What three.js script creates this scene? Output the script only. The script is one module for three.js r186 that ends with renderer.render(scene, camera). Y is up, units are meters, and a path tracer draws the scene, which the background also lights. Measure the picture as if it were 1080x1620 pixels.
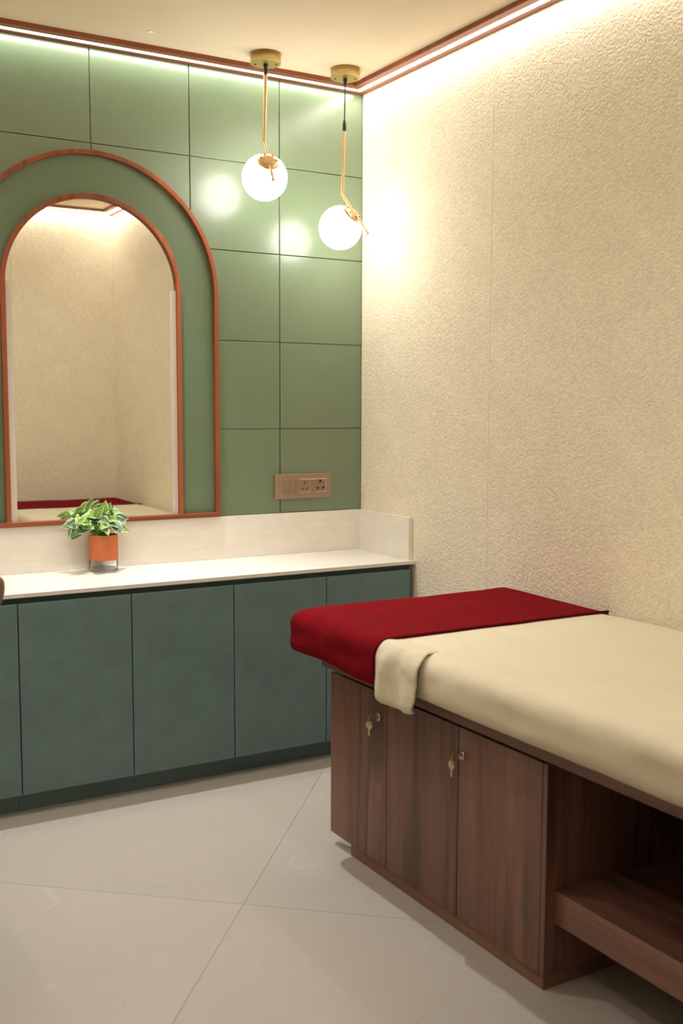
import * as THREE from 'three';
import { RoundedBoxGeometry } from 'three/addons/geometries/RoundedBoxGeometry.js';
import { mergeGeometries, mergeVertices } from 'three/addons/utils/BufferGeometryUtils.js';
import { RectAreaLightUniformsLib } from 'three/addons/lights/RectAreaLightUniformsLib.js';

// ------------------------------------------------------------------ camera, light, exposure
const scene = new THREE.Scene();
scene.background = new THREE.Color(0x000000);
const W = 1080, HPX = 1620;
const camera = new THREE.PerspectiveCamera(51.306, W / HPX, 0.05, 30);
camera.rotation.order = 'YXZ';
camera.position.set(-2.1908, 1.2456, 3.5887);
camera.rotation.set(-0.098, -0.5299, 0.003);
camera.focus = 3.7;
camera.userData.fStop = 4.5;
camera.updateMatrixWorld(true);
const renderer = new THREE.WebGLRenderer({ antialias: true });
renderer.toneMapping = THREE.LinearToneMapping;
renderer.toneMappingExposure = 1.53;
renderer.shadowMap.enabled = true;
renderer.shadowMap.type = THREE.PCFSoftShadowMap;
RectAreaLightUniformsLib.init();

// the room: corner of tiled wall and stucco wall at the origin, x to the right, z towards the doorway
const XL = -2.3, ZR = 3.0, HC = 2.446, YB = 2.4304;
const LED_COLOR = new THREE.Color().setRGB(1.0, 0.95, 0.88);
const LED_RADIANCE = 12.8;
const GLOBE_COLOR = new THREE.Color().setRGB(1.0, 0.95, 0.88);
const GLOBE_CANDELA = 0.06;
const DOWNLIGHT_COLOR = new THREE.Color().setRGB(1.0, 0.99, 0.98);
const SPOT_CANDELA = 6.6;
const DOWNLIGHT_CANDELA = [2.5, 1.2];

function downRect(color, radiance, w, d, x, y, z) {
  const l = new THREE.RectAreaLight(color, radiance, w, d);
  l.position.set(x, y, z); l.rotation.x = -Math.PI / 2; scene.add(l); return l;
}
// four light strips in the ceiling battens: [length along x, length along z, x, z]
const BAT = 0.083, LED0 = 0.026, LED1 = 0.052, LM = (LED0 + LED1) / 2;
const strips = [
  [-XL - 2 * LED0, LED1 - LED0, XL / 2, LM],
  [LED1 - LED0, ZR - 2 * LED1, -LM, ZR / 2],
  [-XL - 2 * LED0, LED1 - LED0, XL / 2, ZR - LM],
  [LED1 - LED0, ZR - 2 * LED1, XL + LM, ZR / 2],
];
for (const [lx, lz, x, z] of strips) downRect(LED_COLOR, LED_RADIANCE, lx, lz, x, YB - 0.0012, z);

// ------------------------------------------------------------------ helpers
function rng(seed) { let a = seed >>> 0; return () => { a = (a + 0x6D2B79F5) >>> 0; let t = Math.imul(a ^ (a >>> 15), 1 | a); t = (t + Math.imul(t ^ (t >>> 7), 61 | t)) ^ t; return ((t ^ (t >>> 14)) >>> 0) / 4294967296; }; }
const clamp = (x, a, b) => Math.max(a, Math.min(b, x));
const smooth = (a, b, x) => { const t = clamp((x - a) / (b - a), 0, 1); return t * t * (3 - 2 * t); };
const lerp = (a, b, t) => a + (b - a) * t;
// a pixel of the photograph gives a direction; the plane that the thing touches gives the distance
function at(u, v, axis, val) {
  const f = (HPX / 2) / Math.tan(THREE.MathUtils.degToRad(51.306 / 2));
  const d = new THREE.Vector3((u - W / 2) / f, -(v - HPX / 2) / f, -1).applyQuaternion(camera.quaternion);
  const o = camera.position;
  return o.clone().addScaledVector(d, (val - o[axis]) / d[axis]);
}
const taken = {};
function numbered(n) { const k = taken[n] = (taken[n] ?? -1) + 1; return k ? n + '_' + String(k).padStart(3, '0') : n; }
function tag(o, label, category, group) { o.userData.label = label; o.userData.category = category; if (group) o.userData.group = group; return o; }
function structure(o, label, category) { o.userData.kind = 'structure'; o.userData.label = label; o.userData.category = category; return o; }
function base(name, p = [0, 0, 0]) { const g = new THREE.Group(); g.name = numbered(name); g.position.set(...p); scene.add(g); return g; }
// adds a mesh; positions are world positions, so under a moved group they are shifted back
function mesh(name, geo, mat, parent = scene, world = true) {
  const m = new THREE.Mesh(geo, mat); m.name = parent === scene ? numbered(name) : name;
  m.castShadow = m.receiveShadow = true;
  parent.add(m);
  if (world && parent !== scene) { parent.updateWorldMatrix(true, false); const inv = parent.matrixWorld.clone().invert(); m.applyMatrix4(inv); }
  return m;
}
// uv in metres from the dominant axis of each face
function boxUV(g, ou = 0, ov = 0, swap = false) {
  if (g.index) g = g.toNonIndexed();
  const p = g.attributes.position, uv = new Float32Array(p.count * 2);
  const a = new THREE.Vector3(), b = new THREE.Vector3(), c = new THREE.Vector3(), n = new THREE.Vector3();
  for (let i = 0; i < p.count; i += 3) {
    a.fromBufferAttribute(p, i); b.fromBufferAttribute(p, i + 1); c.fromBufferAttribute(p, i + 2);
    n.copy(b).sub(a).cross(c.clone().sub(a));
    const ax = Math.abs(n.x), ay = Math.abs(n.y), az = Math.abs(n.z);
    [a, b, c].forEach((q, k) => {
      let u, v;
      if (ax >= ay && ax >= az) { u = q.z; v = q.y; } else if (ay >= az) { u = q.x; v = q.z; } else { u = q.x; v = q.y; }
      if (swap === true || (swap === 'x' && ax >= ay && ax >= az)) [u, v] = [v, u];
      uv[(i + k) * 2] = u + ou; uv[(i + k) * 2 + 1] = v + ov;
    });
  }
  g.setAttribute('uv', new THREE.BufferAttribute(uv, 2));
  return g;
}
// box between two corners with rounded edges, uv in metres
function box(x0, y0, z0, x1, y1, z1, r = 0.0015, seg = 1, ou = 0, ov = 0, swap = false) {
  const w = x1 - x0, h = y1 - y0, d = z1 - z0, rr = Math.min(r, w / 2.01, h / 2.01, d / 2.01);
  const g = rr > 0 ? new RoundedBoxGeometry(w, h, d, seg, rr) : new THREE.BoxGeometry(w, h, d);
  g.translate((x0 + x1) / 2, (y0 + y1) / 2, (z0 + z1) / 2);
  return boxUV(g, ou, ov, swap);
}
function tube(pts, r, seg = 10, rings = 24) {
  const c = pts.length === 2 ? new THREE.LineCurve3(pts[0], pts[1]) : new THREE.CatmullRomCurve3(pts);
  return new THREE.TubeGeometry(c, pts.length === 2 ? 1 : rings, r, seg, false);
}
function rod(a, b, r, seg = 16) {   // capped cylinder from a to b
  const d = b.clone().sub(a), g = new THREE.CylinderGeometry(r, r, d.length(), seg, 1);
  g.applyQuaternion(new THREE.Quaternion().setFromUnitVectors(new THREE.Vector3(0, 1, 0), d.clone().normalize()));
  const m = a.clone().add(b).multiplyScalar(0.5); g.translate(m.x, m.y, m.z); return g;
}
function weld(g) { g.deleteAttribute('normal'); const uv = g.attributes.uv; const m = mergeVertices(g, 1e-5); m.computeVertexNormals(); return m; }

// ------------------------------------------------------------------ noise and textures
function makeNoise(seed) {
  const r = rng(seed), T = new Float32Array(4096); for (let i = 0; i < 4096; i++) T[i] = r();
  const h = (x, y) => T[(Math.imul(x, 1619) + Math.imul(y, 31337) + ((Math.imul(x, y) >>> 3) & 1023)) & 4095];
  return (x, y, px, py) => {           // value noise, periodic with px and py cells
    const xi = Math.floor(x), yi = Math.floor(y), fx = x - xi, fy = y - yi;
    const x0 = ((xi % px) + px) % px, x1 = (x0 + 1) % px, y0 = ((yi % py) + py) % py, y1 = (y0 + 1) % py;
    const sx = fx * fx * (3 - 2 * fx), sy = fy * fy * (3 - 2 * fy);
    const a = h(x0, y0), b = h(x1, y0), c = h(x0, y1), d = h(x1, y1);
    return a + (b - a) * sx + (c - a) * sy + (a - b - c + d) * sx * sy;
  };
}
const N1 = makeNoise(11), N2 = makeNoise(29), N3 = makeNoise(57);
function texture(size, sizeM, fn, srgb) {
  const data = new Uint8Array(size * size * 4);
  for (let j = 0; j < size; j++) for (let i = 0; i < size; i++) {
    const c = fn(i / size, j / size), k = (j * size + i) * 4;
    if (typeof c === 'number') { data[k] = data[k + 1] = data[k + 2] = clamp(c * 255, 0, 255); }
    else { data[k] = clamp(c[0], 0, 255); data[k + 1] = clamp(c[1], 0, 255); data[k + 2] = clamp(c[2], 0, 255); }
    data[k + 3] = 255;
  }
  const t = new THREE.DataTexture(data, size, size);
  t.wrapS = t.wrapT = THREE.RepeatWrapping; t.magFilter = THREE.LinearFilter; t.minFilter = THREE.LinearMipmapLinearFilter; t.generateMipmaps = true;
  if (srgb) t.colorSpace = THREE.SRGBColorSpace;
  t.repeat.set(1 / sizeM, 1 / sizeM); t.needsUpdate = true; return t;
}
const mix3 = (a, b, t) => [lerp(a[0], b[0], t), lerp(a[1], b[1], t), lerp(a[2], b[2], t)];
// rough sponge-textured stucco: 0.6 m tile
const stuccoBump = texture(1024, 0.6, (u, v) => {
  const a = N1(u * 108, v * 108, 108, 108), b = N2(u * 200, v * 200, 200, 200), c = N3(u * 370, v * 370, 370, 370), m = N2(u * 24, v * 24, 24, 24);
  return 0.5 * smooth(0.25, 0.75, a) + 0.32 * b + 0.12 * c + 0.1 * m;
});
const stuccoColor = texture(512, 0.6, (u, v) => {
  const a = N1(u * 60, v * 60, 60, 60), m = N3(u * 7, v * 7, 7, 7);
  const k = 0.955 + 0.05 * a + 0.025 * m;
  return [243 * k, 232 * k, 208 * k];
}, true);
// walnut laminate, grain along v: 1.2 m tile
const walnut = (seed, dark, mid, light) => {
  const A = makeNoise(seed), B = makeNoise(seed + 5);
  return texture(1024, 1.2, (u, v) => {
    const warp = 0.018 * (A(u * 6, v * 3, 6, 3) - 0.5) + 0.006 * (B(u * 20, v * 7, 20, 7) - 0.5);
    const x = u + warp;
    const band = A(x * 26 + 2, v * 2, 26, 2), fine = B(x * 220, v * 5, 220, 5), pore = A(x * 480, v * 26, 480, 26), big = B(x * 9, v * 1, 9, 1);
    let c = mix3(mid, light, smooth(0.3, 0.8, band) * 0.7 + 0.3 * fine);
    c = mix3(c, dark, smooth(0.66, 0.92, A(x * 54 + 7, v * 3 + 1, 54, 3)) * 0.7); c = mix3(c, dark, smooth(0.55, 0.8, B(x * 90 + 3, v * 2, 90, 2)) * 0.2);
    c = mix3(c, dark, 0.28 * smooth(0.5, 0.9, fine) + 0.22 * smooth(0.6, 0.95, pore));
    const k = 0.9 + 0.2 * big;
    return [c[0] * k, c[1] * k, c[2] * k];
  }, true);
};
const walnutTex = walnut(71, [77, 54, 48], [117, 81, 67], [132, 95, 79]);
const teakTex = walnut(113, [116, 57, 32], [152, 79, 44], [164, 91, 54]);
// painted fibreboard with faint mottling
const mottle = (seed, c, amp, cells, m = 0.5) => { const A = makeNoise(seed); return texture(256, m, (u, v) => { const k = 1 - amp + amp * (1.2 * A(u * cells, v * cells, cells, cells) + 0.8 * A(u * cells * 4, v * cells * 4, cells * 4, cells * 4)); return [c[0] * k, c[1] * k, c[2] * k]; }, true); };
const sageTex = mottle(5, [106, 126, 97], 0.015, 8);
const doorTex = mottle(17, [98, 122, 122], 0.05, 10);
// polished vitrified floor with thin pale veins: 2.4 m tile
const floorTex = (() => {
  const A = makeNoise(301), B = makeNoise(302);
  return texture(1024, 1.6, (u, v) => {
    const m = A(u * 5, v * 5, 5, 5), f = B(u * 60, v * 60, 60, 60);
    const w = Math.abs(A((u + 2 * v) * 5, (v - 2 * u) * 3, 15, 15) - 0.5), w2 = Math.abs(B((2 * u - v) * 4, (u + 3 * v) * 3, 12, 15) - 0.5);
    const gate = smooth(0.62, 0.82, B(u * 17, v * 17, 17, 17));
    const vein = (1 - smooth(0.0, 0.016, w)) * gate, vein2 = (1 - smooth(0.0, 0.007, w2)) * (1 - gate);
    const k = 0.965 + 0.035 * m + 0.012 * f;
    let c = [182 * k, 174 * k, 164 * k];
    c = mix3(c, [202, 196, 186], vein * 0.35); c = mix3(c, [156, 142, 126], vein2 * 0.2);
    return c;
  }, true);
})();
const terryBump = texture(512, 0.12, (u, v) => 0.6 * N1(u * 64, v * 64, 64, 64) + 0.4 * N2(u * 110, v * 110, 110, 110));
const terryTex = texture(256, 0.3, (u, v) => { const k = 0.86 + 0.14 * N2(u * 90, v * 90, 90, 90) + 0.09 * N3(u * 8, v * 8, 8, 8); return [120 * k, 10 * k, 20 * k]; }, true);
const linenBump = texture(512, 0.1, (u, v) => 0.5 + 0.22 * Math.sin(u * Math.PI * 2 * 90) * (0.6 + 0.8 * N1(u * 40, v * 8, 40, 8)) + 0.22 * Math.sin(v * Math.PI * 2 * 90) * (0.6 + 0.8 * N2(u * 8, v * 40, 8, 40)));
const linenTex = texture(512, 0.5, (u, v) => { const k = 0.965 + 0.016 * N1(u * 8, v * 160, 8, 160) + 0.016 * N2(u * 160, v * 8, 160, 8) + 0.02 * N3(u * 5, v * 5, 5, 5); return [226 * k, 215 * k, 188 * k]; }, true);
const quartzTex = texture(512, 0.6, (u, v) => { const k = 0.975 + 0.02 * N1(u * 70, v * 70, 70, 70) + 0.015 * N2(u * 9, v * 9, 9, 9); return [230 * k, 226 * k, 217 * k]; }, true);
const splashTex = texture(512, 0.6, (u, v) => { const k = 0.965 + 0.025 * N1(u * 6, v * 60, 6, 60) + 0.02 * N2(u * 20, v * 20, 20, 20); return [240 * k, 234 * k, 222 * k]; }, true);
const ceilTex = mottle(41, [238, 222, 195], 0.01, 12, 1.0);

const std = (o) => new THREE.MeshStandardMaterial(o), phys = (o) => new THREE.MeshPhysicalMaterial(o);
const M = {
  stucco: std({ map: stuccoColor, roughness: 0.9, bumpMap: stuccoBump, bumpScale: 0.0018 }),
  plaster: std({ map: ceilTex, roughness: 0.95 }),
  sage: phys({ map: sageTex, roughness: 0.265, ior: 1.95 }),
  sageBoard: std({ map: sageTex, roughness: 0.42 }),
  door: std({ map: doorTex, roughness: 0.5 }),
  teak: std({ map: teakTex, roughness: 0.45 }),
  walnut: std({ map: walnutTex, roughness: 0.42 }),
  quartz: std({ map: quartzTex, roughness: 0.22 }),
  splash: std({ map: splashTex, roughness: 0.3 }),
  floor: std({ map: floorTex, roughness: 0.3 }),
  grout: std({ color: 0xb0a594, roughness: 0.9 }),
  mirror: std({ color: 0xf4f4ee, metalness: 1, roughness: 0.015 }),
  strip: std({ color: 0xcfc3b4, roughness: 0.4 }),
  led: std({ color: 0xffffff, emissive: LED_COLOR, emissiveIntensity: 3.5, roughness: 0.6 }),
  alu: std({ color: 0xbdb8b2, metalness: 0.8, roughness: 0.4 }),
  brass: std({ color: 0xcdb57c, metalness: 1, roughness: 0.42 }),
  brassDark: std({ color: 0x8b6a36, metalness: 1, roughness: 0.4 }),
  gold: std({ color: 0xdcb98c, metalness: 1, roughness: 0.3 }),
  black: std({ color: 0x14120f, roughness: 0.45 }),
  globe: std({ color: 0xffffff, emissive: GLOBE_COLOR, emissiveIntensity: 5, roughness: 0.25 }),
  terry: phys({ map: terryTex, roughness: 1, specularIntensity: 0.15, bumpMap: terryBump, bumpScale: 0.0016 }),
  linen: std({ map: linenTex, roughness: 0.95, bumpMap: linenBump, bumpScale: 0.0004 }),
  plate: std({ color: 0x9a8068, roughness: 0.38 }),
  plateInner: std({ color: 0x8f7760, roughness: 0.42 }),
  plateLine: std({ color: 0xd8cdbd, roughness: 0.4 }),
  hole: std({ color: 0x0b0908, roughness: 0.8 }),
  chrome: std({ color: 0xb9b6b0, metalness: 1, roughness: 0.2 }),
  keyBrass: std({ color: 0xcdb694, metalness: 0.85, roughness: 0.4 }),
  clay: std({ color: 0xcf7444, roughness: 0.7 }),
  soil: std({ color: 0x2c1d12, roughness: 1 }),
  glass: phys({ color: 0xffffff, roughness: 0.04, transmission: 1, thickness: 0.003, ior: 1.45 }),
  stem: std({ color: 0x7da04a, roughness: 0.6 }),
  taupe: std({ map: mottle(91, [134, 112, 92], 0.05, 30, 0.2), roughness: 0.8 }),
  downGlow: std({ color: 0xd9caa9, emissive: DOWNLIGHT_COLOR, emissiveIntensity: 0.25, roughness: 0.6 }),
  white: std({ color: 0xe4ddcf, roughness: 0.6 }),
};

// ------------------------------------------------------------------ the setting
const T = 0.12;
// ceiling slab over room and corridor
structure(mesh('ceiling', box(XL - T, HC, -T, 0 + T, HC + T, 4.7, 0), M.plaster), 'flat cream painted ceiling', 'ceiling');

// floor: diagonal 1.2 m tiles, cut at the walls
{
  const fl = structure(base('floor'), 'pale beige polished floor tiles laid on the diagonal', 'floor');
  mesh('grout_bed', box(XL - T, -0.08, -T, T, -0.0015, 4.7, 0), M.grout, fl);
  const A = new THREE.Vector2(-0.6533, 0.7571), B = new THREE.Vector2(0.7571, 0.6533), O = new THREE.Vector2(-1.1, 1.245);
  const clip = (poly, nx, nz, d) => { const out = []; for (let i = 0; i < poly.length; i++) { const p = poly[i], q = poly[(i + 1) % poly.length], dp = p.x * nx + p.y * nz - d, dq = q.x * nx + q.y * nz - d; if (dp <= 0) out.push(p); if (dp * dq < 0) out.push(p.clone().lerp(q, dp / (dp - dq))); } return out; };
  const L = 1.2, B6 = 1.2, g = 0.0006;
  const r = rng(5);
  for (let i = -4; i <= 4; i++) for (let j = -7; j <= 7; j++) {
    const a0 = i * L, b0 = j * B6 ;
    let poly = [[a0 + g, b0 + g], [a0 + L - g, b0 + g], [a0 + L - g, b0 + B6 - g], [a0 + g, b0 + B6 - g]].map(([a, b]) => O.clone().addScaledVector(A, a).addScaledVector(B, b));
    poly = clip(poly, -1, 0, -XL); poly = clip(poly, 1, 0, 0); poly = clip(poly, 0, -1, 0); poly = clip(poly, 0, 1, 4.6);
    const ou = r() * 1.6, ov = r() * 1.6;
    if (poly.length < 3) continue;
    const s = new THREE.Shape(poly.map((p) => new THREE.Vector2(p.x, -p.y)));
    const e = new THREE.ExtrudeGeometry(s, { depth: 0.0015, bevelEnabled: false, curveSegments: 1 });
    e.rotateX(-Math.PI / 2); e.translate(0, -0.0015, 0);
    mesh('tile', boxUV(e, ou, ov), M.floor, fl);
  }
}

// back wall: sage panels with recessed joints
const TX = 0.3537, XS = [0, -0.3575, -0.7105, -1.0640, -1.4177, -1.7714, -2.1251, XL], YS = [0.0, 0.845, 1.1636, 1.4849, 1.8066, 2.1215, HC];
{
  const wb = structure(base('wall_back'), 'sage green wall of rectangular panels with thin joints', 'wall');
  mesh('backing', box(XL - T, 0, -T, T, HC, -0.009, 0), M.sage, wb);
  for (let j = 1; j < YS.length - 1; j++) for (let i = 0; i < XS.length - 1; i++)
    mesh('panel', box(XS[i + 1] + 0.0016, YS[j] + 0.0016, -0.009, XS[i] - 0.0016, YS[j + 1] - 0.0016, 0, 0.0014, 2, i * 0.13, j * 0.07), M.sage, wb);
  mesh('lower_board', box(XL, 0, -0.009, 0, 0.845 - 0.0016, -0.001, 0), M.plaster, wb);
}
// stucco walls built of tall sheets with a hairline joint
{
  const wr = structure(base('wall_right'), 'cream rough-textured stucco wall', 'wall');
  mesh('backing', box(0.008, 0, -T, T, HC, ZR + T, 0), M.stucco, wr);
  for (const [z0, z1] of [[0, 0.8018], [0.8032, 2.02], [2.0212, ZR]]) mesh('panel', box(0, 0, z0, 0.008, HC, z1, 0.0006), M.stucco, wr);
  const wl = structure(base('wall_left'), 'cream stucco wall beside the doorway', 'wall');
  mesh('backing', box(XL - T, 0, 0, XL - 0.008, HC, 4.7, 0), M.stucco, wl);
  for (const [z0, z1] of [[0, 1.2], [1.2014, ZR]]) mesh('panel', box(XL - 0.008, 0, z0, XL, HC, z1, 0.0006), M.stucco, wl);
  // rear wall with the doorway the photograph is taken through
  const wz = structure(base('wall_rear'), 'cream stucco wall with a doorway', 'wall');
  const DX0 = -2.16, DX1 = -1.2, DH = 2.1;
  for (const [x0, x1, y0, y1] of [[-0.6283, 0, 0, HC], [DX1, -0.6297, 0, HC], [XL, DX0, 0, HC], [DX0, DX1, DH, HC]]) mesh('panel', box(x0, y0, ZR, x1, y1, ZR + T, 0.0006), M.stucco, wz);
  const d = structure(base('door_1'), 'brown wooden door frame lining the doorway', 'door frame');
  mesh('jamb', box(DX0, 0, ZR - 0.01, DX0 + 0.03, DH, ZR + T + 0.01, 0.002), M.teak, d);
  mesh('jamb', box(DX1 - 0.03, 0, ZR - 0.01, DX1, DH, ZR + T + 0.01, 0.002), M.teak, d);
  mesh('head', box(DX0 + 0.03, DH - 0.03, ZR - 0.01, DX1 - 0.03, DH, ZR + T + 0.01, 0.002, 1, 0, 0, true), M.teak, d);
  // corridor beyond
  structure(mesh('wall_corridor_end', box(XL - T, 0, 4.6, T, HC, 4.7, 0), M.plaster), 'plain cream corridor wall behind the doorway', 'wall');
  structure(mesh('wall_corridor_side', box(0, 0, ZR + T, T, HC, 4.6, 0), M.plaster), 'plain cream corridor end wall', 'wall');
}
// wooden battens under the ceiling edge with a light strip let into the underside
{
  const rails = (name, label, along, c, sgn, a0, a1) => {   // c: wall coordinate, sgn: direction into the room
    const g = structure(base(name), label, 'trim');
    const mk = (nm, o0, o1, y0, mat, e0, e1) => {
      const p0 = Math.min(c + sgn * o0, c + sgn * o1), p1 = Math.max(c + sgn * o0, c + sgn * o1);
      mesh(nm, along === 'x' ? box(e0, y0, p0, e1, HC, p1, 0.001, 1, 0, 0, true) : box(p0, y0, e0, p1, HC, e1, 0.001, 1), mat, g);
    };
    const cut = (o) => [a0 + o, a1 - o];
    mk('rail', 0.0, LED0, YB, M.teak, ...(along === 'x' ? [a0, a1] : cut(LED0)));
    mk('rail', LED1, BAT, YB, M.teak, ...(along === 'x' ? cut(LED1) : cut(BAT)));
    mk('channel', LED0, LED1, YB + 0.006, M.alu, ...(along === 'x' ? cut(LED0) : cut(LED1)));
    return g;
  };
  rails('trim_1', 'reddish wooden batten along the top of the sage panels', 'x', 0, 1, XL, 0);
  rails('trim_2', 'wooden batten along the top of the right stucco wall', 'z', 0, -1, 0, ZR);
  rails('trim_3', 'wooden batten along the top of the doorway wall', 'x', ZR, -1, XL, 0);
  rails('trim_4', 'wooden batten along the top of the left stucco wall', 'z', XL, 1, 0, ZR);
  const labels = ['glowing white light strip in the batten above the sage panels', 'glowing white light strip in the batten above the right stucco wall', 'glowing light strip in the batten above the doorway wall, seen in the mirror', 'glowing light strip in the batten above the left stucco wall'];
  strips.forEach(([lx, lz, x, z], i) => tag(mesh('led_strip', box(x - lx / 2 + 0.0005, YB + 0.001, z - lz / 2 + 0.0005, x + lx / 2 - 0.0005, YB + 0.006, z + lz / 2 - 0.0005, 0.001), M.led), labels[i], 'light strip', 'light strips in the ceiling battens'));
}

// ------------------------------------------------------------------ counter and cabinets
const CT = 0.688, CF = 0.3885, CE = -0.021;
tag(mesh('countertop', box(XL, CT - 0.0135, 0, -0.0005, CT, CF, 0.0015, 2), M.quartz), 'white quartz worktop on the green cabinets', 'worktop');
tag(mesh('backsplash', box(XL, CT, 0.0, -0.018, 0.845, 0.008, 0.001), M.splash), 'cream upstand along the back of the worktop', 'backsplash');
tag(mesh('side_splash', box(-0.018, CT, 0.0005, -0.0005, 0.845, 0.367, 0.001), M.splash), 'short cream upstand against the stucco wall at the worktop end', 'backsplash');
const cabLabels = ['grey-green two-door base cabinet beside the stucco wall, partly behind the bed', 'grey-green two-door base cabinet under the potted plant', 'grey-green two-door base cabinet beside the taupe chair'];
for (let k = 0; k < 3; k++) {
  const x1 = CE - k * 2 * TX, x0 = x1 - 2 * TX;
  const c = tag(base('base_cabinet', [(x0 + x1) / 2, 0, 0.2]), cabLabels[k], 'cabinet', 'base cabinets under the worktop');
  mesh('body', box(x0 + 0.0005, 0.066, 0.002, x1 - 0.0005, CT - 0.014, CF - 0.042, 0), M.door, c);
  mesh('toe_kick', box(x0 + 0.0005, 0.0005, 0.004, x1 - 0.0005, 0.0655, 0.338, 0), M.door, c);
  for (let d = 0; d < 2; d++) mesh('door', box(x1 - (d + 1) * TX + 0.0015, 0.066, CF - 0.0205, x1 - d * TX - 0.0015, 0.6555, CF - 0.001, 0.0024, 2, k * 0.3 + d * 0.17), M.door, c);
}
{
  const f = tag(base('cabinet_filler', [-2.22, 0, 0.2]), 'narrow grey-green filler panel beside the left wall', 'panel');
  mesh('panel', box(XL + 0.0005, 0.066, CF - 0.02, CE - 6 * TX - 0.001, 0.6555, CF - 0.002, 0.0015), M.door, f);
}

// ------------------------------------------------------------------ arched mirror
{
  const CX = -1.067, SY = 1.643, Y0 = 0.846, RAIL = 0.0165;
  const arch = (r, yb, path) => { const s = path ? new THREE.Path() : new THREE.Shape(); s.moveTo(CX - r, yb); s.lineTo(CX + r, yb); s.lineTo(CX + r, SY); s.absarc(CX, SY, r, 0, Math.PI, false); s.lineTo(CX - r, yb); return s; };
  const ext = (s, z0, d, bev) => { const g = new THREE.ExtrudeGeometry(s, { depth: d - 2 * bev, bevelEnabled: bev > 0, bevelThickness: bev, bevelSize: bev, bevelOffset: -bev, bevelSegments: 2, curveSegments: 72 }); g.translate(0, 0, z0 + bev); return g; };
  const m = tag(base('arched_mirror', [CX, Y0, 0]), 'tall arched mirror in a double reddish wooden frame with a sage band between', 'mirror');
  const band = (r0, r1, yb) => { const s = arch(r1, yb); s.holes.push(arch(r0, yb - 0.0001, true)); return s; };
  // an open arch: two legs and a half ring
  const hoop = (r0, r1, yb) => { const s = new THREE.Shape(); s.moveTo(CX + r0, yb); s.lineTo(CX + r1, yb); s.lineTo(CX + r1, SY); s.absarc(CX, SY, r1, 0, Math.PI, false); s.lineTo(CX - r1, yb); s.lineTo(CX - r0, yb); s.lineTo(CX - r0, SY); s.absarc(CX, SY, r0, Math.PI, 0, true); s.lineTo(CX + r0, yb); return s; };
  mesh('outer_frame', boxUV(ext(hoop(0.4365, 0.4525, Y0 + RAIL), 0.0005, 0.022, 0.0015)), M.teak, m);
  mesh('inner_frame', boxUV(ext(hoop(0.2945, 0.3105, Y0 + RAIL), 0.0035, 0.019, 0.0015)), M.teak, m);
  mesh('bottom_rail', box(CX - 0.4525, Y0, 0.0083, CX + 0.4525, Y0 + RAIL, 0.0235, 0.0015, 1, 0, 0, true), M.teak, m);
  mesh('arch_board', boxUV(ext(hoop(0.3105, 0.4365, Y0 + RAIL), 0.0005, 0.0045, 0)), M.sageBoard, m);
  mesh('mirror_glass', ext(arch(0.2945, Y0 + RAIL), 0.002, 0.006, 0), M.mirror, m);
  for (const s of [-1, 1]) {
    const w = 0.0215, xe = CX + s * 0.2942, xi = xe - s * w, top = 1.651, r = 0.014;
    const q = new THREE.Shape(); q.moveTo(xe, Y0 + RAIL); q.lineTo(xi, Y0 + RAIL); q.lineTo(xi, top - r); q.quadraticCurveTo(xi, top, xi + s * r, top); q.lineTo(xe - s * 0.0004, top); q.lineTo(xe, Y0 + RAIL);
    const e = mesh('edge_strip', ext(q, 0.008, 0.004, 0), M.strip, m); e.userData.label = 'pale grey strip along the mirror edge';
  }
}

// ------------------------------------------------------------------ switch and socket plate
{
  const X0 = -0.3835, X1 = -0.1415, YA = 0.8985, YC = 0.9925, px = (X1 - X0) / 785;
  const PX = (u) => X0 + (u - 125) * px, PY = (v) => YC - (v - 140) * (YC - YA) / 340;
  const g = tag(base('switch_plate', [(X0 + X1) / 2, YA, 0]), 'taupe switch and socket plate on the sage panels', 'switch plate');
  mesh('plate', box(X0, YA, 0.0003, X1, YC, 0.011, 0.0025, 3), M.plate, g);
  mesh('surround', box(PX(456), PY(397), 0.0108, PX(836), PY(210), 0.0116, 0.0003), M.plateLine, g);
  for (const [a, b] of [[242, 316], [318, 392], [394, 456], [612, 684]]) {
    const sw = mesh('rocker_switch', box(PX(a), PY(392), 0.010, PX(b), PY(222), 0.0145, 0.0012, 2), M.plateInner, g);
    sw.userData.label = 'taupe rocker switch';
  }
  for (const [a, b, holes] of [[464, 604, [[530, 265, 11], [500, 343, 10], [562, 343, 10]]], [690, 828, [[748, 250, 17], [712, 343, 14], [788, 339, 14]]]]) {
    const so = mesh('socket', box(PX(a), PY(388), 0.011, PX(b), PY(219), 0.0132, 0.0006), M.plateInner, g);
    for (const [u, v, r] of holes) { const c = new THREE.CylinderGeometry(r * px, r * px, 0.0012, 14); c.rotateX(Math.PI / 2); c.translate(PX(u), PY(v), 0.0132); mesh('pin_hole', c, M.hole, so); }
  }
}

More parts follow.
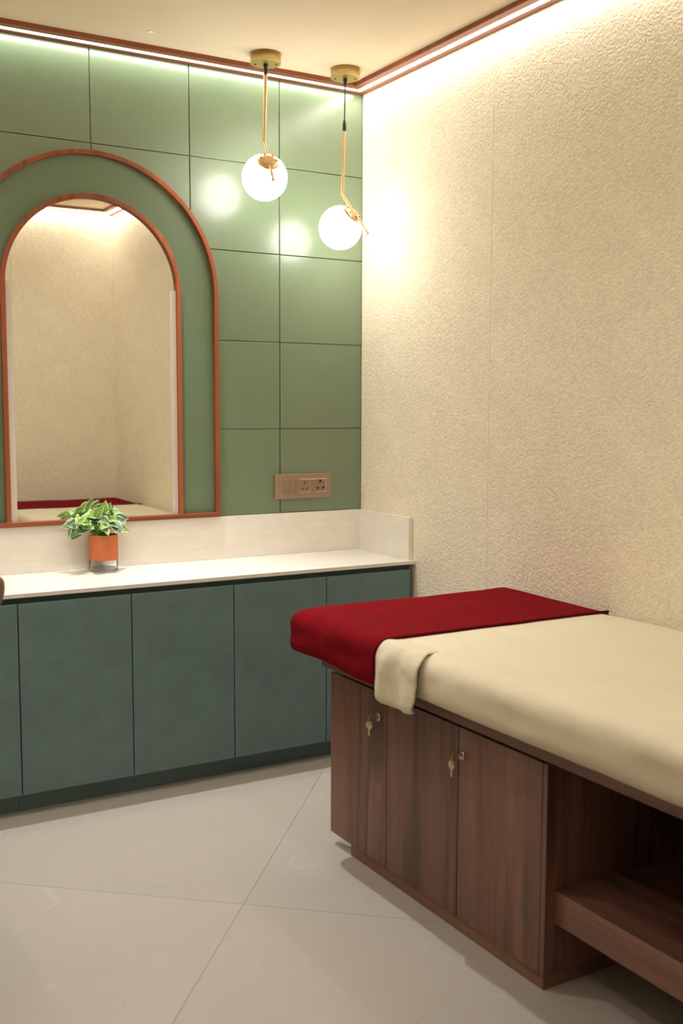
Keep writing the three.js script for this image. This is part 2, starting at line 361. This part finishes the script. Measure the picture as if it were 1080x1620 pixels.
// ------------------------------------------------------------------ globe pendants
function pendant(label, ZP, px) {
  const right = new THREE.Vector3(1, 0, 0).applyQuaternion(camera.quaternion);
  const can = at(px.can[0], px.can[1], 'z', ZP), C = at(px.globe[0], px.globe[1], 'z', ZP), R = px.r;
  const B = at(px.bend[0], px.bend[1], 'z', ZP), top = at(px.rodTop[0], px.rodTop[1], 'z', ZP);
  // the kinked lower rod runs past the globe; the fitting sits where the rod comes nearest
  const toward = camera.position.clone().sub(C).normalize(), upv = toward.clone().cross(right).normalize();
  const E = C.clone().addScaledVector(right, px.end[0] * R).addScaledVector(upv, px.end[1] * R).addScaledVector(toward, px.end[2]);
  const dir = E.clone().sub(B).normalize(), Aj = B.clone().addScaledVector(dir, C.clone().sub(B).dot(dir));
  const n = Aj.clone().sub(C).normalize(), K = C.clone().addScaledVector(n, R * 0.985);
  const g = base('pendant_lamp', [can.x, HC, ZP]); tag(g, label, 'lamp');
  const cr = 0.0525, ch = 0.034;
  const cg = new THREE.LatheGeometry([[0, -ch], [cr - 0.002, -ch], [cr, -ch + 0.002], [cr, 0], [0, 0]].map(([x, y]) => new THREE.Vector2(x, y)), 48); cg.translate(can.x, HC, ZP);
  const cn = mesh('canopy', cg, M.brass, g);
  for (const s of [-1, 1]) { const k = new THREE.SphereGeometry(0.0042, 12, 8); k.translate(can.x + s * 0.036 * right.x, HC - ch, ZP + s * 0.036 * right.z); mesh('screw', k, M.brassDark, cn); }
  const gl = new THREE.LatheGeometry([[0, 0.012], [0.006, 0.012], [0.0085, 0.006], [0.0085, 0.002], [0.006, -0.004], [0.006, -0.012], [0, -0.012]].reverse().map(([x, y]) => new THREE.Vector2(x, y)), 20); gl.translate(can.x, HC - ch - 0.010, ZP);
  mesh('cord_grip', gl, M.black, g);
  const c0 = new THREE.Vector3(can.x, HC - ch - 0.02, ZP), f0 = top.clone().add(new THREE.Vector3(0, 0.022, 0));
  if (c0.y - f0.y > 0.02) { mesh('cable', rod(c0, f0, 0.0023, 10), M.black, g); }
  const fe = new THREE.LatheGeometry([[0, -0.014], [0.0066, -0.014], [0.0066, 0.006], [0.0045, 0.02], [0.0028, 0.026], [0, 0.026]].map(([x, y]) => new THREE.Vector2(x, y)), 20); fe.translate(top.x, top.y + 0.008, top.z);
  mesh('ferrule', fe, M.black, g);
  const up = rod(top, B, 0.0064, 18); const el = new THREE.SphereGeometry(0.0064, 18, 12); el.translate(B.x, B.y, B.z);
  mesh('upper_rod', mergeGeometries([up, el]), M.gold, g);
  mesh('lower_rod', rod(B, E, 0.0056, 18), M.gold, g);
  const q = new THREE.Quaternion().setFromUnitVectors(new THREE.Vector3(0, 1, 0), n);
  // opal globe, flattened under its fitting
  const sg = new THREE.SphereGeometry(R, 64, 48); sg.translate(C.x, C.y, C.z);
  mesh('globe', sg, M.globe, g);
  const cp = new THREE.LatheGeometry([[0.0, 0.005], [0.012, 0.005], [0.02, 0.0035], [0.036, -0.003], [0.040, -0.0095], [0.039, -0.0125], [0.0, 0.0]].reverse().map(([x, y]) => new THREE.Vector2(x, y)), 40);
  cp.applyQuaternion(q); cp.translate(K.x, K.y, K.z);
  const cap = mesh('globe_cap', cp, M.gold, g);
  const nk = rod(K.clone().addScaledVector(n, -0.002), Aj, 0.006, 14); mesh('neck', nk, M.gold, g);
  for (let k = 0; k < 6; k++) { const t = k / 6 * Math.PI * 2 + 0.4, s = new THREE.SphereGeometry(0.0036, 10, 8); const o = new THREE.Vector3(0.027 * Math.cos(t), 0.002, 0.027 * Math.sin(t)).applyQuaternion(q).add(K); s.translate(o.x, o.y, o.z); mesh('stud', s, M.chrome, cap); }
  const l = new THREE.PointLight(GLOBE_COLOR, GLOBE_CANDELA, 0, 2); l.position.copy(C).sub(g.position); l.castShadow = true; l.shadow.radius = R * 0.97 / 0.02; g.add(l);
}
pendant('globe pendant with a gold rod straight up to its brass ceiling rose', 0.195, { can: [420, 92], globe: [418.5, 281], r: 0.0785, bend: [417.8, 226], rodTop: [420, 116], end: [0.36, -0.09, 0.118] });
pendant('globe pendant hung lower on a black cable, gold rod kinked sideways', 0.195, { can: [546, 117], globe: [538, 360.5], r: 0.0775, bend: [541, 308], rodTop: [544.6, 205], end: [1.26, -0.26, 0.088] });

// small spotlight let into the ceiling over the counter, aimed out into the room
{
  const p = [-0.92, HC, 0.2], g = tag(base('ceiling_spotlight', p), 'tiny pinhole spotlight in the ceiling above the worktop', 'light');
  const ring = new THREE.LatheGeometry([[0.009, -0.0003], [0.0095, -0.001], [0.0125, -0.001], [0.0135, 0], [0.009, 0]].map(([x, y]) => new THREE.Vector2(x, y)), 32); ring.translate(...p);
  mesh('rim', ring, M.plaster, g);
  const dk = new THREE.CylinderGeometry(0.0092, 0.0092, 0.0006, 24); dk.translate(p[0], p[1] - 0.0004, p[2]); mesh('lens', dk, M.downGlow, g);
  const l = new THREE.SpotLight(DOWNLIGHT_COLOR, SPOT_CANDELA, 0, 0.62, 0.7, 2); l.position.set(0, -0.003, 0); l.target.position.set(-0.06, -2, 0.5); l.castShadow = true; l.shadow.radius = 0.5; g.add(l, l.target);
}

// round ceiling downlights above the top of the frame
[[-1.65, HC, 0.95, 'round ceiling downlight over the open floor beside the cabinets'], [-0.85, HC, 2.15, 'round ceiling downlight over the side of the bed']].forEach(([dx, dy, dz, text], i) => {
  const p = [dx, dy, dz], g = tag(base('ceiling_downlight', p), text, 'light', 'ceiling downlights');
  const ring = new THREE.LatheGeometry([[0.044, -0.0005], [0.046, -0.004], [0.056, -0.004], [0.058, 0], [0.044, 0]].map(([x, y]) => new THREE.Vector2(x, y)), 40); ring.translate(...p);
  mesh('rim', ring, M.white, g);
  const dk = new THREE.CylinderGeometry(0.0445, 0.0445, 0.0012, 32); dk.translate(p[0], p[1] - 0.0008, p[2]); mesh('diffuser', dk, M.downGlow, g);
  const l = new THREE.SpotLight(DOWNLIGHT_COLOR, DOWNLIGHT_CANDELA[i], 0, 1.25, 0.7, 2); l.position.set(0, -0.006, 0); l.target.position.set(0, -2, 0); l.castShadow = true; l.shadow.radius = 2.2; g.add(l, l.target);
});

// ------------------------------------------------------------------ bed base
const BX = -0.7183, BF = BX + 0.018;
{
  const b = tag(base('massage_bed', [-0.36, 0, 1.85]), 'walnut massage bed base with lockable doors and an open shelf', 'bed');
  mesh('plinth', box(BX + 0.004, 0.0005, 1.126, -0.06, 0.0335, 1.929, 0.001, 1, 0.3, 0, true), M.walnut, b);
  mesh('carcass', box(BF + 0.0006, 0.034, 1.128, -0.02, 0.5, 1.914, 0.001), M.walnut, b);
  mesh('side_panel', box(BX + 0.001, 0.034, 1.9185, -0.02, 0.5, 1.933, 0.001, 1, 0.5), M.walnut, b);
  const doors = [];
  [[1.0185, 1.3095, 0.07], [1.3125, 1.6205, 0.43], [1.6235, 1.9175, 0.86]].forEach(([z0, z1, o], i) => { doors[i] = mesh('door', box(BX, 0.0335, z0, BF, 0.5, z1, 0.001, 1, o, i * 0.31), M.walnut, b); });
  // locks
  for (const [d, y, z] of [[0, 0.434, 1.272], [2, 0.435, 1.638]]) {
    const c = new THREE.LatheGeometry([[0, 0.005], [0.0085, 0.005], [0.0112, 0.003], [0.0118, 0], [0, 0]].reverse().map(([x, yy]) => new THREE.Vector2(x, yy)), 28); c.rotateZ(Math.PI / 2); c.translate(BX, y, z);
    mesh('lock', c, M.chrome, doors[d]);
  }
  // open half: back panel, thick shelf, far support with its own plinth
  mesh('back_panel', box(-0.038, 0.034, 1.9335, -0.021, 0.5, 2.44, 0.001), M.walnut, b);
  mesh('shelf', box(-0.690, 0.146, 1.9335, -0.0385, 0.219, 2.44, 0.0015, 1, 0.2, 0.6, 'x'), M.walnut, b);
  mesh('end_support', box(BX, 0.034, 2.4405, -0.02, 0.5, 2.9, 0.001, 1, 0.25), M.walnut, b);
  mesh('plinth', box(BX + 0.004, 0.0005, 2.4405, -0.06, 0.0335, 2.86, 0.001, 1, 0.1, 0, true), M.walnut, b);
  mesh('frame_rail', box(BX + 0.03, 0.5003, 1.03, -0.03, 0.5155, 2.90, 0), M.walnut, b);
  mesh('platform', box(-0.738, 0.5158, 1.0, -0.008, 0.552, 2.945, 0.002, 1, 0.4, 0.2, 'x'), M.walnut, b);
}
// keys hanging from the locks
function keyShape() {
  const s = new THREE.Shape(); s.absarc(0, -0.010, 0.0105, 0, Math.PI * 2, false); const h = new THREE.Path(); h.absarc(0, -0.0045, 0.0022, 0, Math.PI * 2, true); s.holes.push(h);
  const bow = new THREE.ExtrudeGeometry(s, { depth: 0.0018, bevelEnabled: false, curveSegments: 14 });
  const t = new THREE.Shape(); [[-0.0028, -0.019], [-0.0028, -0.036], [0, -0.040], [0.0028, -0.037], [0.0036, -0.033], [0.0024, -0.031], [0.0036, -0.028], [0.0024, -0.026], [0.0028, -0.019]].forEach(([x, y], i) => i ? t.lineTo(x, y) : t.moveTo(x, y));
  const blade = new THREE.ExtrudeGeometry(t, { depth: 0.0016, bevelEnabled: false });
  return [bow, blade];
}
for (const [y, z, label, turn] of [[0.434, 1.272, 'brass key pair in the lock of the door by the red towel', 0.35], [0.435, 1.638, 'brass key pair in the lock of the door next to the open shelf', 0.1]]) {
  const g = tag(base('key_pair', [BX, y, z]), label, 'keys', 'keys in the bed doors');
  const [bow, blade] = keyShape();
  const inn = bow.clone(); inn.translate(0, 0.010, -0.0009); inn.rotateZ(-Math.PI / 2); inn.translate(BX - 0.021, y, z); mesh('inserted_key', mergeGeometries([inn, new THREE.BoxGeometry(0.008, 0.0035, 0.0018).translate(BX - 0.009, y, z).toNonIndexed()].map((q) => q.index ? q.toNonIndexed() : q)), M.keyBrass, g);
  const ring = new THREE.TorusGeometry(0.0085, 0.0008, 8, 28); ring.rotateY(turn); ring.translate(BX - 0.024, y - 0.008, z); mesh('key_ring', ring, M.chrome, g);
  for (const gg of [bow, blade]) { gg.rotateY(-Math.PI / 2 + turn); gg.translate(BX - 0.02, y - 0.0135, z - 0.014); }
  mesh('spare_key', mergeGeometries([bow, blade]), M.keyBrass, g);
}

// ------------------------------------------------------------------ mattress, sheet flap, towels
const MX0 = -0.802, MX1 = -0.012, MY0 = 0.5535, MY1 = 0.668, MZ0 = 0.918, MZ1 = 2.955;
// a soft block: box grid pulled onto a rounded block; ends may be left square
function softBlock(x0, y0, z0, x1, y1, z1, r, n, roundFar = true, drop = [], warp) {
  const w = x1 - x0, h = y1 - y0, d = z1 - z0;
  let g = new THREE.BoxGeometry(w, h, d, ...n);
  if (drop.length) { const idx = []; g.groups.forEach((q, k) => { if (!drop.includes(k)) for (let i = q.start; i < q.start + q.count; i++) idx.push(g.index.array[i]); }); g.setIndex(idx); g.clearGroups(); }
  const p = g.attributes.position, v = new THREE.Vector3(), q = new THREE.Vector3();
  for (let i = 0; i < p.count; i++) {
    v.fromBufferAttribute(p, i);
    q.set(clamp(v.x, -w / 2 + r, w / 2 - r), clamp(v.y, -h / 2 + r, h / 2 - r), clamp(v.z, -d / 2 + r, roundFar ? d / 2 - r : 1e9));
    const dv = v.clone().sub(q), l = dv.length(); if (l > 1e-9) v.copy(q).addScaledVector(dv, r / Math.max(l, r * 0 + 1e-9) * Math.min(1, Math.max(Math.abs(dv.x), Math.abs(dv.y), Math.abs(dv.z)) / r));
    v.x += (x0 + x1) / 2; v.y += (y0 + y1) / 2; v.z += (z0 + z1) / 2;
    if (warp) warp(v);
    p.setXYZ(i, v.x, v.y, v.z);
  }
  g.deleteAttribute('uv'); g.deleteAttribute('normal'); g = mergeVertices(g, 1e-5); g.computeVertexNormals();
  const uv = new Float32Array(g.attributes.position.count * 2), P = g.attributes.position;
  for (let i = 0; i < P.count; i++) { uv[i * 2] = P.getX(i) - P.getY(i) * 0.9; uv[i * 2 + 1] = P.getZ(i); }
  g.setAttribute('uv', new THREE.BufferAttribute(uv, 2));
  return g;
}
const nz3 = (x, y) => N1(x * 5 + 9, y * 5 + 9, 64, 64) - 0.5, nzf = (x, y) => N2(x * 14 + 5, y * 14 + 5, 128, 128) - 0.5;
const bedWarp = (v) => {
  const side = smooth(MX0 + 0.06, MX0 + 0.005, v.x);
  const topk = smooth(MY1 - 0.03, MY1, v.y);
  v.y += topk * (0.006 * nz3(v.x * 1.2, v.z) + 0.0016 * nzf(v.x, v.z * 0.6));
  v.x += side * (0.010 * nz3(v.z * 1.3, v.y * 3) + 0.004 * nzf(v.z * 1.4, v.y * 2));
};
const mat = tag(base('mattress', [-0.41, MY0, 1.93]), 'thick mattress in a cream fitted sheet on the walnut bed', 'mattress');
mesh('fitted_sheet', softBlock(MX0, MY0, MZ0, MX1, MY1, MZ1, 0.042, [70, 16, 150], true, [], bedWarp), M.linen, mat);
{
  // tucked flap of sheet over the mattress side beside the towel
  const zA = 1.3935, zB = 1.585, nu = 34, nv = 40, outer = [], inner = [];
  const prof = (t) => {   // along the side from the top inwards edge down and under; returns [x, y, outward x, outward y]
    const r = 0.042, L1 = 0.03, L2 = r * Math.PI / 2, L3 = MY1 - r - 0.556, L4 = 0.02, s = t * (L1 + L2 + L3 + L4);
    if (s < L1) return [MX0 + r + L1 - s, MY1, 0, 1];
    if (s < L1 + L2) { const a = Math.PI / 2 + (s - L1) / r; return [MX0 + r + r * Math.cos(a), MY1 - r + r * Math.sin(a), Math.cos(a), Math.sin(a)]; }
    if (s < L1 + L2 + L3) return [MX0, MY1 - r - (s - L1 - L2), -1, 0];
    const k = (s - L1 - L2 - L3) / L4; return [MX0 + 0.012 * k * k, 0.556 - 0.014 * k, -1, -0.3 * k];
  };
  const grid = (off) => {
    const pos = [], uv = [];
    for (let j = 0; j <= nu; j++) for (let i = 0; i <= nv; i++) {
      const t = i / nv, u = j / nu, [x, y, ox, oy] = prof(t), zl = zB - 0.028 * smooth(0.45, 0, t) + 0.006 * Math.sin(t * 4) - 0.016 * smooth(0.8, 1, t);
      const z = lerp(zA, zl, u);
      const lift = smooth(0.08, 0.6, t);
      const swell = 0.010 * lift * smooth(0.45, 1, u) + 0.010 * lift * Math.exp(-Math.pow((u - 0.12 - (1 - t) * 0.35) / 0.14, 2)) - 0.004 * lift * Math.exp(-Math.pow((u - 0.48) / 0.16, 2)) + 0.004 * lift * nzf(z * 2, t);
      const o = -0.005 + 0.0066 * smooth(0.05, 0.3, t) + off + (swell + 0.0035 * lift) * smooth(0, 0.12, u);
      const drop = 0.022 * smooth(0.6, 1, t) * Math.sin(Math.PI * clamp(u * 0.72 + 0.16, 0, 1));
      pos.push(x + ox * o, y + oy * o - drop, z); uv.push(t * 0.3, z);
    }
    return { pos, uv };
  };
  const a = grid(0.0045), b = grid(0), pos = [...a.pos, ...b.pos], uv = [...a.uv, ...b.uv], idx = [], n1 = (nu + 1) * (nv + 1), id = (j, i) => j * (nv + 1) + i;
  for (let j = 0; j < nu; j++) for (let i = 0; i < nv; i++) { const p = id(j, i), q = id(j, i + 1), r = id(j + 1, i + 1), s = id(j + 1, i); idx.push(p, q, r, p, r, s); idx.push(n1 + p, n1 + r, n1 + q, n1 + p, n1 + s, n1 + r); }
  const rim = (p, q) => idx.push(p, n1 + p, n1 + q, p, n1 + q, q);
  for (let j = 0; j < nu; j++) { rim(id(j + 1, 0), id(j, 0)); rim(id(j, nv), id(j + 1, nv)); }
  for (let i = 0; i < nv; i++) { rim(id(0, i), id(0, i + 1)); rim(id(nu, i + 1), id(nu, i)); }
  const g = new THREE.BufferGeometry(); g.setAttribute('position', new THREE.Float32BufferAttribute(pos, 3)); g.setAttribute('uv', new THREE.Float32BufferAttribute(uv, 2)); g.setIndex(idx); g.computeVertexNormals();
  const fl = mesh('sheet_flap', g, M.linen, mat); fl.userData.label = 'loose tucked flap of the cream sheet';
}
function towel(label, zFlip, ze) {
  const t = 0.006, yb = MY0 - 0.007;
  const warp = (v) => {
    const side = smooth(MX0 + 0.06, MX0, v.x), low = smooth(MY0 + 0.06, MY0 - 0.005, v.y);
    bedWarp(v);
    v.x -= side * low * 0.004 * (1 + Math.sin(v.z * 21));
    v.y -= side * low * 0.010 * smooth(ze - 0.28, ze, v.z);
    v.z += 0.004 * nzf(v.x * 0.8, v.y) * smooth(ze - 0.04, ze, v.z);
  };
  let g = softBlock(MX0 - t, yb, MZ0 - t, MX1 + 0.006, MY1 + t, ze, 0.044, [64, 16, 44], false, [3, 4], warp);
  // hem along the free edge
  const pts = [];
  for (let i = 0; i <= 40; i++) pts.push(new THREE.Vector3(lerp(MX1 - 0.012, MX0 + 0.036, i / 40), MY1 + t - 0.0022, ze));
  for (let i = 1; i <= 10; i++) { const a = Math.PI / 2 + i / 10 * Math.PI / 2; pts.push(new THREE.Vector3(MX0 + 0.036 + 0.0405 * Math.cos(a), MY1 - 0.0385 + 0.0423 * Math.sin(a), ze)); }
  for (let i = 1; i <= 8; i++) pts.push(new THREE.Vector3(MX0 - 0.0045, lerp(MY1 - 0.0385, MY0 + 0.02, i / 8), ze));
  pts.forEach((v) => bedWarp(v));
  const hem = tube(pts, 0.0042, 8, 120); hem.deleteAttribute('normal'); hem.computeVertexNormals();
  const all = mergeGeometries([g, hem]);
  if (zFlip !== null) { all.scale(1, 1, -1); all.translate(0, 0, zFlip); const ix = all.index.array; for (let i = 0; i < ix.length; i += 3) { const k = ix[i]; ix[i] = ix[i + 1]; ix[i + 1] = k; } all.computeVertexNormals(); }
  tag(mesh('towel', all, M.terry), label, 'towel', 'red towels across the bed ends');
}
towel('dark red terry towel over the bed end near the green cabinets', null, 1.392);
towel('dark red terry towel over the bed end by the doorway wall, seen in the mirror', MZ0 + MZ1, 1.392);

// ------------------------------------------------------------------ potted plant
{
  const PX = -1.066, PZ = 0.062, Y = CT, R = 0.0488;
  const g = tag(base('potted_plant', [PX, Y, PZ]), 'variegated trailing plant in a ribbed terracotta pot with a clear glass base', 'plant');
  const ribs = new THREE.Shape();
  const n = 48; for (let i = 0; i <= n * 4; i++) { const a = i / (n * 4) * Math.PI * 2, r = R - 0.0007 + 0.0007 * Math.cos(a * n); i ? ribs.lineTo(r * Math.cos(a), r * Math.sin(a)) : ribs.moveTo(r, 0); }
  const hole = new THREE.Path(); hole.absarc(0, 0, R - 0.005, 0, Math.PI * 2, true); ribs.holes.push(hole);
  const rg = new THREE.ExtrudeGeometry(ribs, { depth: 0.0855, bevelEnabled: false, curveSegments: 40 }); rg.rotateX(-Math.PI / 2); rg.translate(PX, Y + 0.038, PZ);
  mesh('terracotta_pot', rg, M.clay, g);
  const gb = new THREE.LatheGeometry([[0, 0.0005], [R - 0.004, 0.0005], [R - 0.0015, 0.002], [R - 0.001, 0.006], [R - 0.001, 0.0378], [R - 0.004, 0.0378], [R - 0.004, 0.007], [R - 0.007, 0.0055], [0, 0.0055]].map(([x, y]) => new THREE.Vector2(x, y)), 56); gb.translate(PX, Y, PZ);
  mesh('glass_base', gb, M.glass, g);
  const pf = new THREE.CylinderGeometry(R - 0.006, R - 0.006, 0.004, 40); pf.translate(PX, Y + 0.041, PZ); mesh('pot_floor', pf, M.clay, g);
  const so = new THREE.SphereGeometry(R - 0.006, 32, 8, 0, Math.PI * 2, 0, Math.PI / 2); so.scale(1, 0.15, 1); so.translate(PX, Y + 0.112, PZ); mesh('soil', so, M.soil, g);
  // leaves: green middle, ragged cream rim
  const leafTex = (seed, c1, c2, cream) => { const A = makeNoise(seed); return texture(128, 1, (u, v) => {
    const e = Math.abs(u - 0.5) * 2, along = v, half = Math.sin(Math.PI * Math.pow(along, 0.75)) || 0.01;
    const d = e + 0.42 * (A(u * 9, v * 9, 16, 16) - 0.5) + 0.18 * (A(u * 22, v * 22, 32, 32) - 0.5) + 0.25 * smooth(0.75, 1, v);
    let c = mix3(c1, c2, A(u * 6 + 3, v * 6, 16, 16)); if (Math.abs(u - 0.5) < 0.018) c = mix3(c, cream, 0.45);
    return mix3(c, cream, smooth(0.66, 0.86, d) * 0.92); }, true); };
  const leafMats = [leafTex(401, [96, 150, 58], [142, 186, 84], [238, 240, 206]), leafTex(402, [62, 104, 62], [92, 134, 82], [232, 234, 204]), leafTex(403, [132, 182, 74], [172, 208, 110], [242, 244, 214])].map((m) => phys({ map: m, roughness: 0.5, side: THREE.DoubleSide, transmission: 0.25, thickness: 0 }));
  const leafGeo = (L, Wd, curl, fold) => {
    const nu = 6, nv = 10, pos = [], uv = [], idx = [];
    for (let j = 0; j <= nv; j++) for (let i = 0; i <= nu; i++) {
      const v = j / nv, u = i / nu * 2 - 1, w = Wd * Math.pow(Math.sin(Math.PI * Math.pow(lerp(0.03, 1, v), 0.62)), 0.8) + 0.0004;
      pos.push(u * w, -curl * v * v * L + fold * Math.abs(u) * w + 0.05 * L * Math.sin(v * 6 + u * 2) * Math.abs(u), v * L - 0.12 * L * (1 - v) * u * u * 0 ); uv.push(i / nu, v);
    }
    for (let j = 0; j < nv; j++) for (let i = 0; i < nu; i++) { const a = j * (nu + 1) + i; idx.push(a, a + nu + 1, a + 1, a + 1, a + nu + 1, a + nu + 2); }
    const q = new THREE.BufferGeometry(); q.setAttribute('position', new THREE.Float32BufferAttribute(pos, 3)); q.setAttribute('uv', new THREE.Float32BufferAttribute(uv, 2)); q.setIndex(idx); q.computeVertexNormals(); return q;
  };
  const geos = [leafGeo(0.044, 0.019, 0.35, 0.3), leafGeo(0.038, 0.0185, 0.55, 0.2), leafGeo(0.032, 0.014, 0.2, 0.45), leafGeo(0.046, 0.021, 0.6, 0.25)];
  const r = rng(2024), root = new THREE.Vector3(PX, Y + 0.112, PZ), up = new THREE.Vector3(0, 1, 0);
  for (let k = 0; k < 70; k++) {
    const a = r() * Math.PI * 2, e = Math.acos(lerp(-0.25, 1, Math.pow(r(), 0.8))), q = lerp(0.45, 1, Math.sqrt(r()));
    const dir = new THREE.Vector3(Math.sin(e) * Math.cos(a), Math.cos(e), Math.sin(e) * Math.sin(a));
    const b = new THREE.Vector3(PX - 0.014 + dir.x * 0.072 * q, Y + 0.152 + dir.y * 0.052 * q, PZ + 0.004 + dir.z * 0.055 * q);
    if (dir.x < -0.5) { b.x -= 0.016; b.y -= 0.006; }
    b.z = Math.max(b.z, 0.05);
    const out = new THREE.Vector3(dir.x + (r() - 0.5) * 0.9, 0.15 + dir.y * 0.5 - 0.5 * r(), Math.max(dir.z, 0) + 0.1 + r() * 0.7).normalize();
    const nrm = new THREE.Vector3(dir.x * 0.5 + (r() - 0.5) * 0.8, 0.35 + 0.4 * r(), 0.85 + dir.z * 0.4 + (r() - 0.5) * 0.6).normalize();
    const side = nrm.clone().cross(out).normalize(), nn = out.clone().cross(side).normalize();
    const m4 = new THREE.Matrix4().makeBasis(side, nn, out); m4.setPosition(b);
    const lf = mesh('leaf', geos[Math.floor(r() * 4)], leafMats[[0, 2, 0, 2, 1][Math.floor(r() * 5)]], g, false);
    lf.applyMatrix4(g.matrixWorld.clone().invert().multiply(m4));
    const s0 = root.clone().add(new THREE.Vector3((r() - 0.5) * 0.04, 0, (r() - 0.5) * 0.04)), mid = s0.clone().lerp(b, 0.55); mid.y += 0.008;
    mesh('stem', tube([s0, mid, b], 0.0011, 5, 6), M.stem, g);
  }
}

// ------------------------------------------------------------------ chair at the left edge
{
  const cx = -1.912, cz = 1.36;
  const g = tag(base('chair', [cx, 0, cz]), 'taupe padded chair with black legs beside the green cabinets', 'chair');
  // padded backrest, wider at the top, slightly bowed
  const s = new THREE.Shape(), wt = 0.212, y0 = 0.80, y1 = 0.906;
  s.moveTo(-0.15, y0); s.lineTo(0.15, y0); s.quadraticCurveTo(0.188, y0 + 0.004, 0.2, y0 + 0.04); s.quadraticCurveTo(wt + 0.002, y1 - 0.04, wt, y1 - 0.02); s.quadraticCurveTo(wt, y1, wt - 0.024, y1); s.lineTo(-wt + 0.024, y1); s.quadraticCurveTo(-wt, y1, -wt, y1 - 0.02); s.quadraticCurveTo(-wt - 0.002, y1 - 0.04, -0.2, y0 + 0.04); s.quadraticCurveTo(-0.188, y0 + 0.004, -0.15, y0);
  const bg = new THREE.ExtrudeGeometry(s, { depth: 0.012, bevelEnabled: true, bevelThickness: 0.012, bevelSize: 0.012, bevelOffset: -0.012, bevelSegments: 4, curveSegments: 10 }); bg.translate(cx, 0, cz + 0.03);
  mesh('backrest', boxUV(bg), M.taupe, g);
  mesh('seat', softBlock(cx - 0.2, 0.42, cz - 0.44, cx + 0.16, 0.475, cz + 0.02, 0.022, [12, 6, 12]), M.taupe, g);
  const V = (x, y, z) => new THREE.Vector3(cx + x, y, cz + z);
  for (const sx of [-1, 1]) {
    mesh('leg', rod(V(sx * 0.14, 0.42, -0.36), V(sx * 0.15, 0.0, -0.38), 0.011, 12), M.black, g);
    mesh('leg', rod(V(sx * 0.12, 0.42, -0.05), V(sx * 0.11, 0.0, -0.03), 0.011, 12), M.black, g);
    mesh('back_post', tube([V(sx * 0.12, 0.42, -0.03), V(sx * 0.13, 0.52, 0.04), V(sx * 0.15, 0.68, 0.055), V(sx * 0.165, 0.84, 0.052)], 0.008, 10), M.black, g);
  }
  mesh('seat_frame', box(cx - 0.16, 0.404, cz - 0.39, cx + 0.14, 0.42, cz + 0.0, 0.004), M.black, g);
}

scene.traverse((o) => { if (o.isMesh) { o.castShadow = true; o.receiveShadow = true; } });
renderer.render(scene, camera);
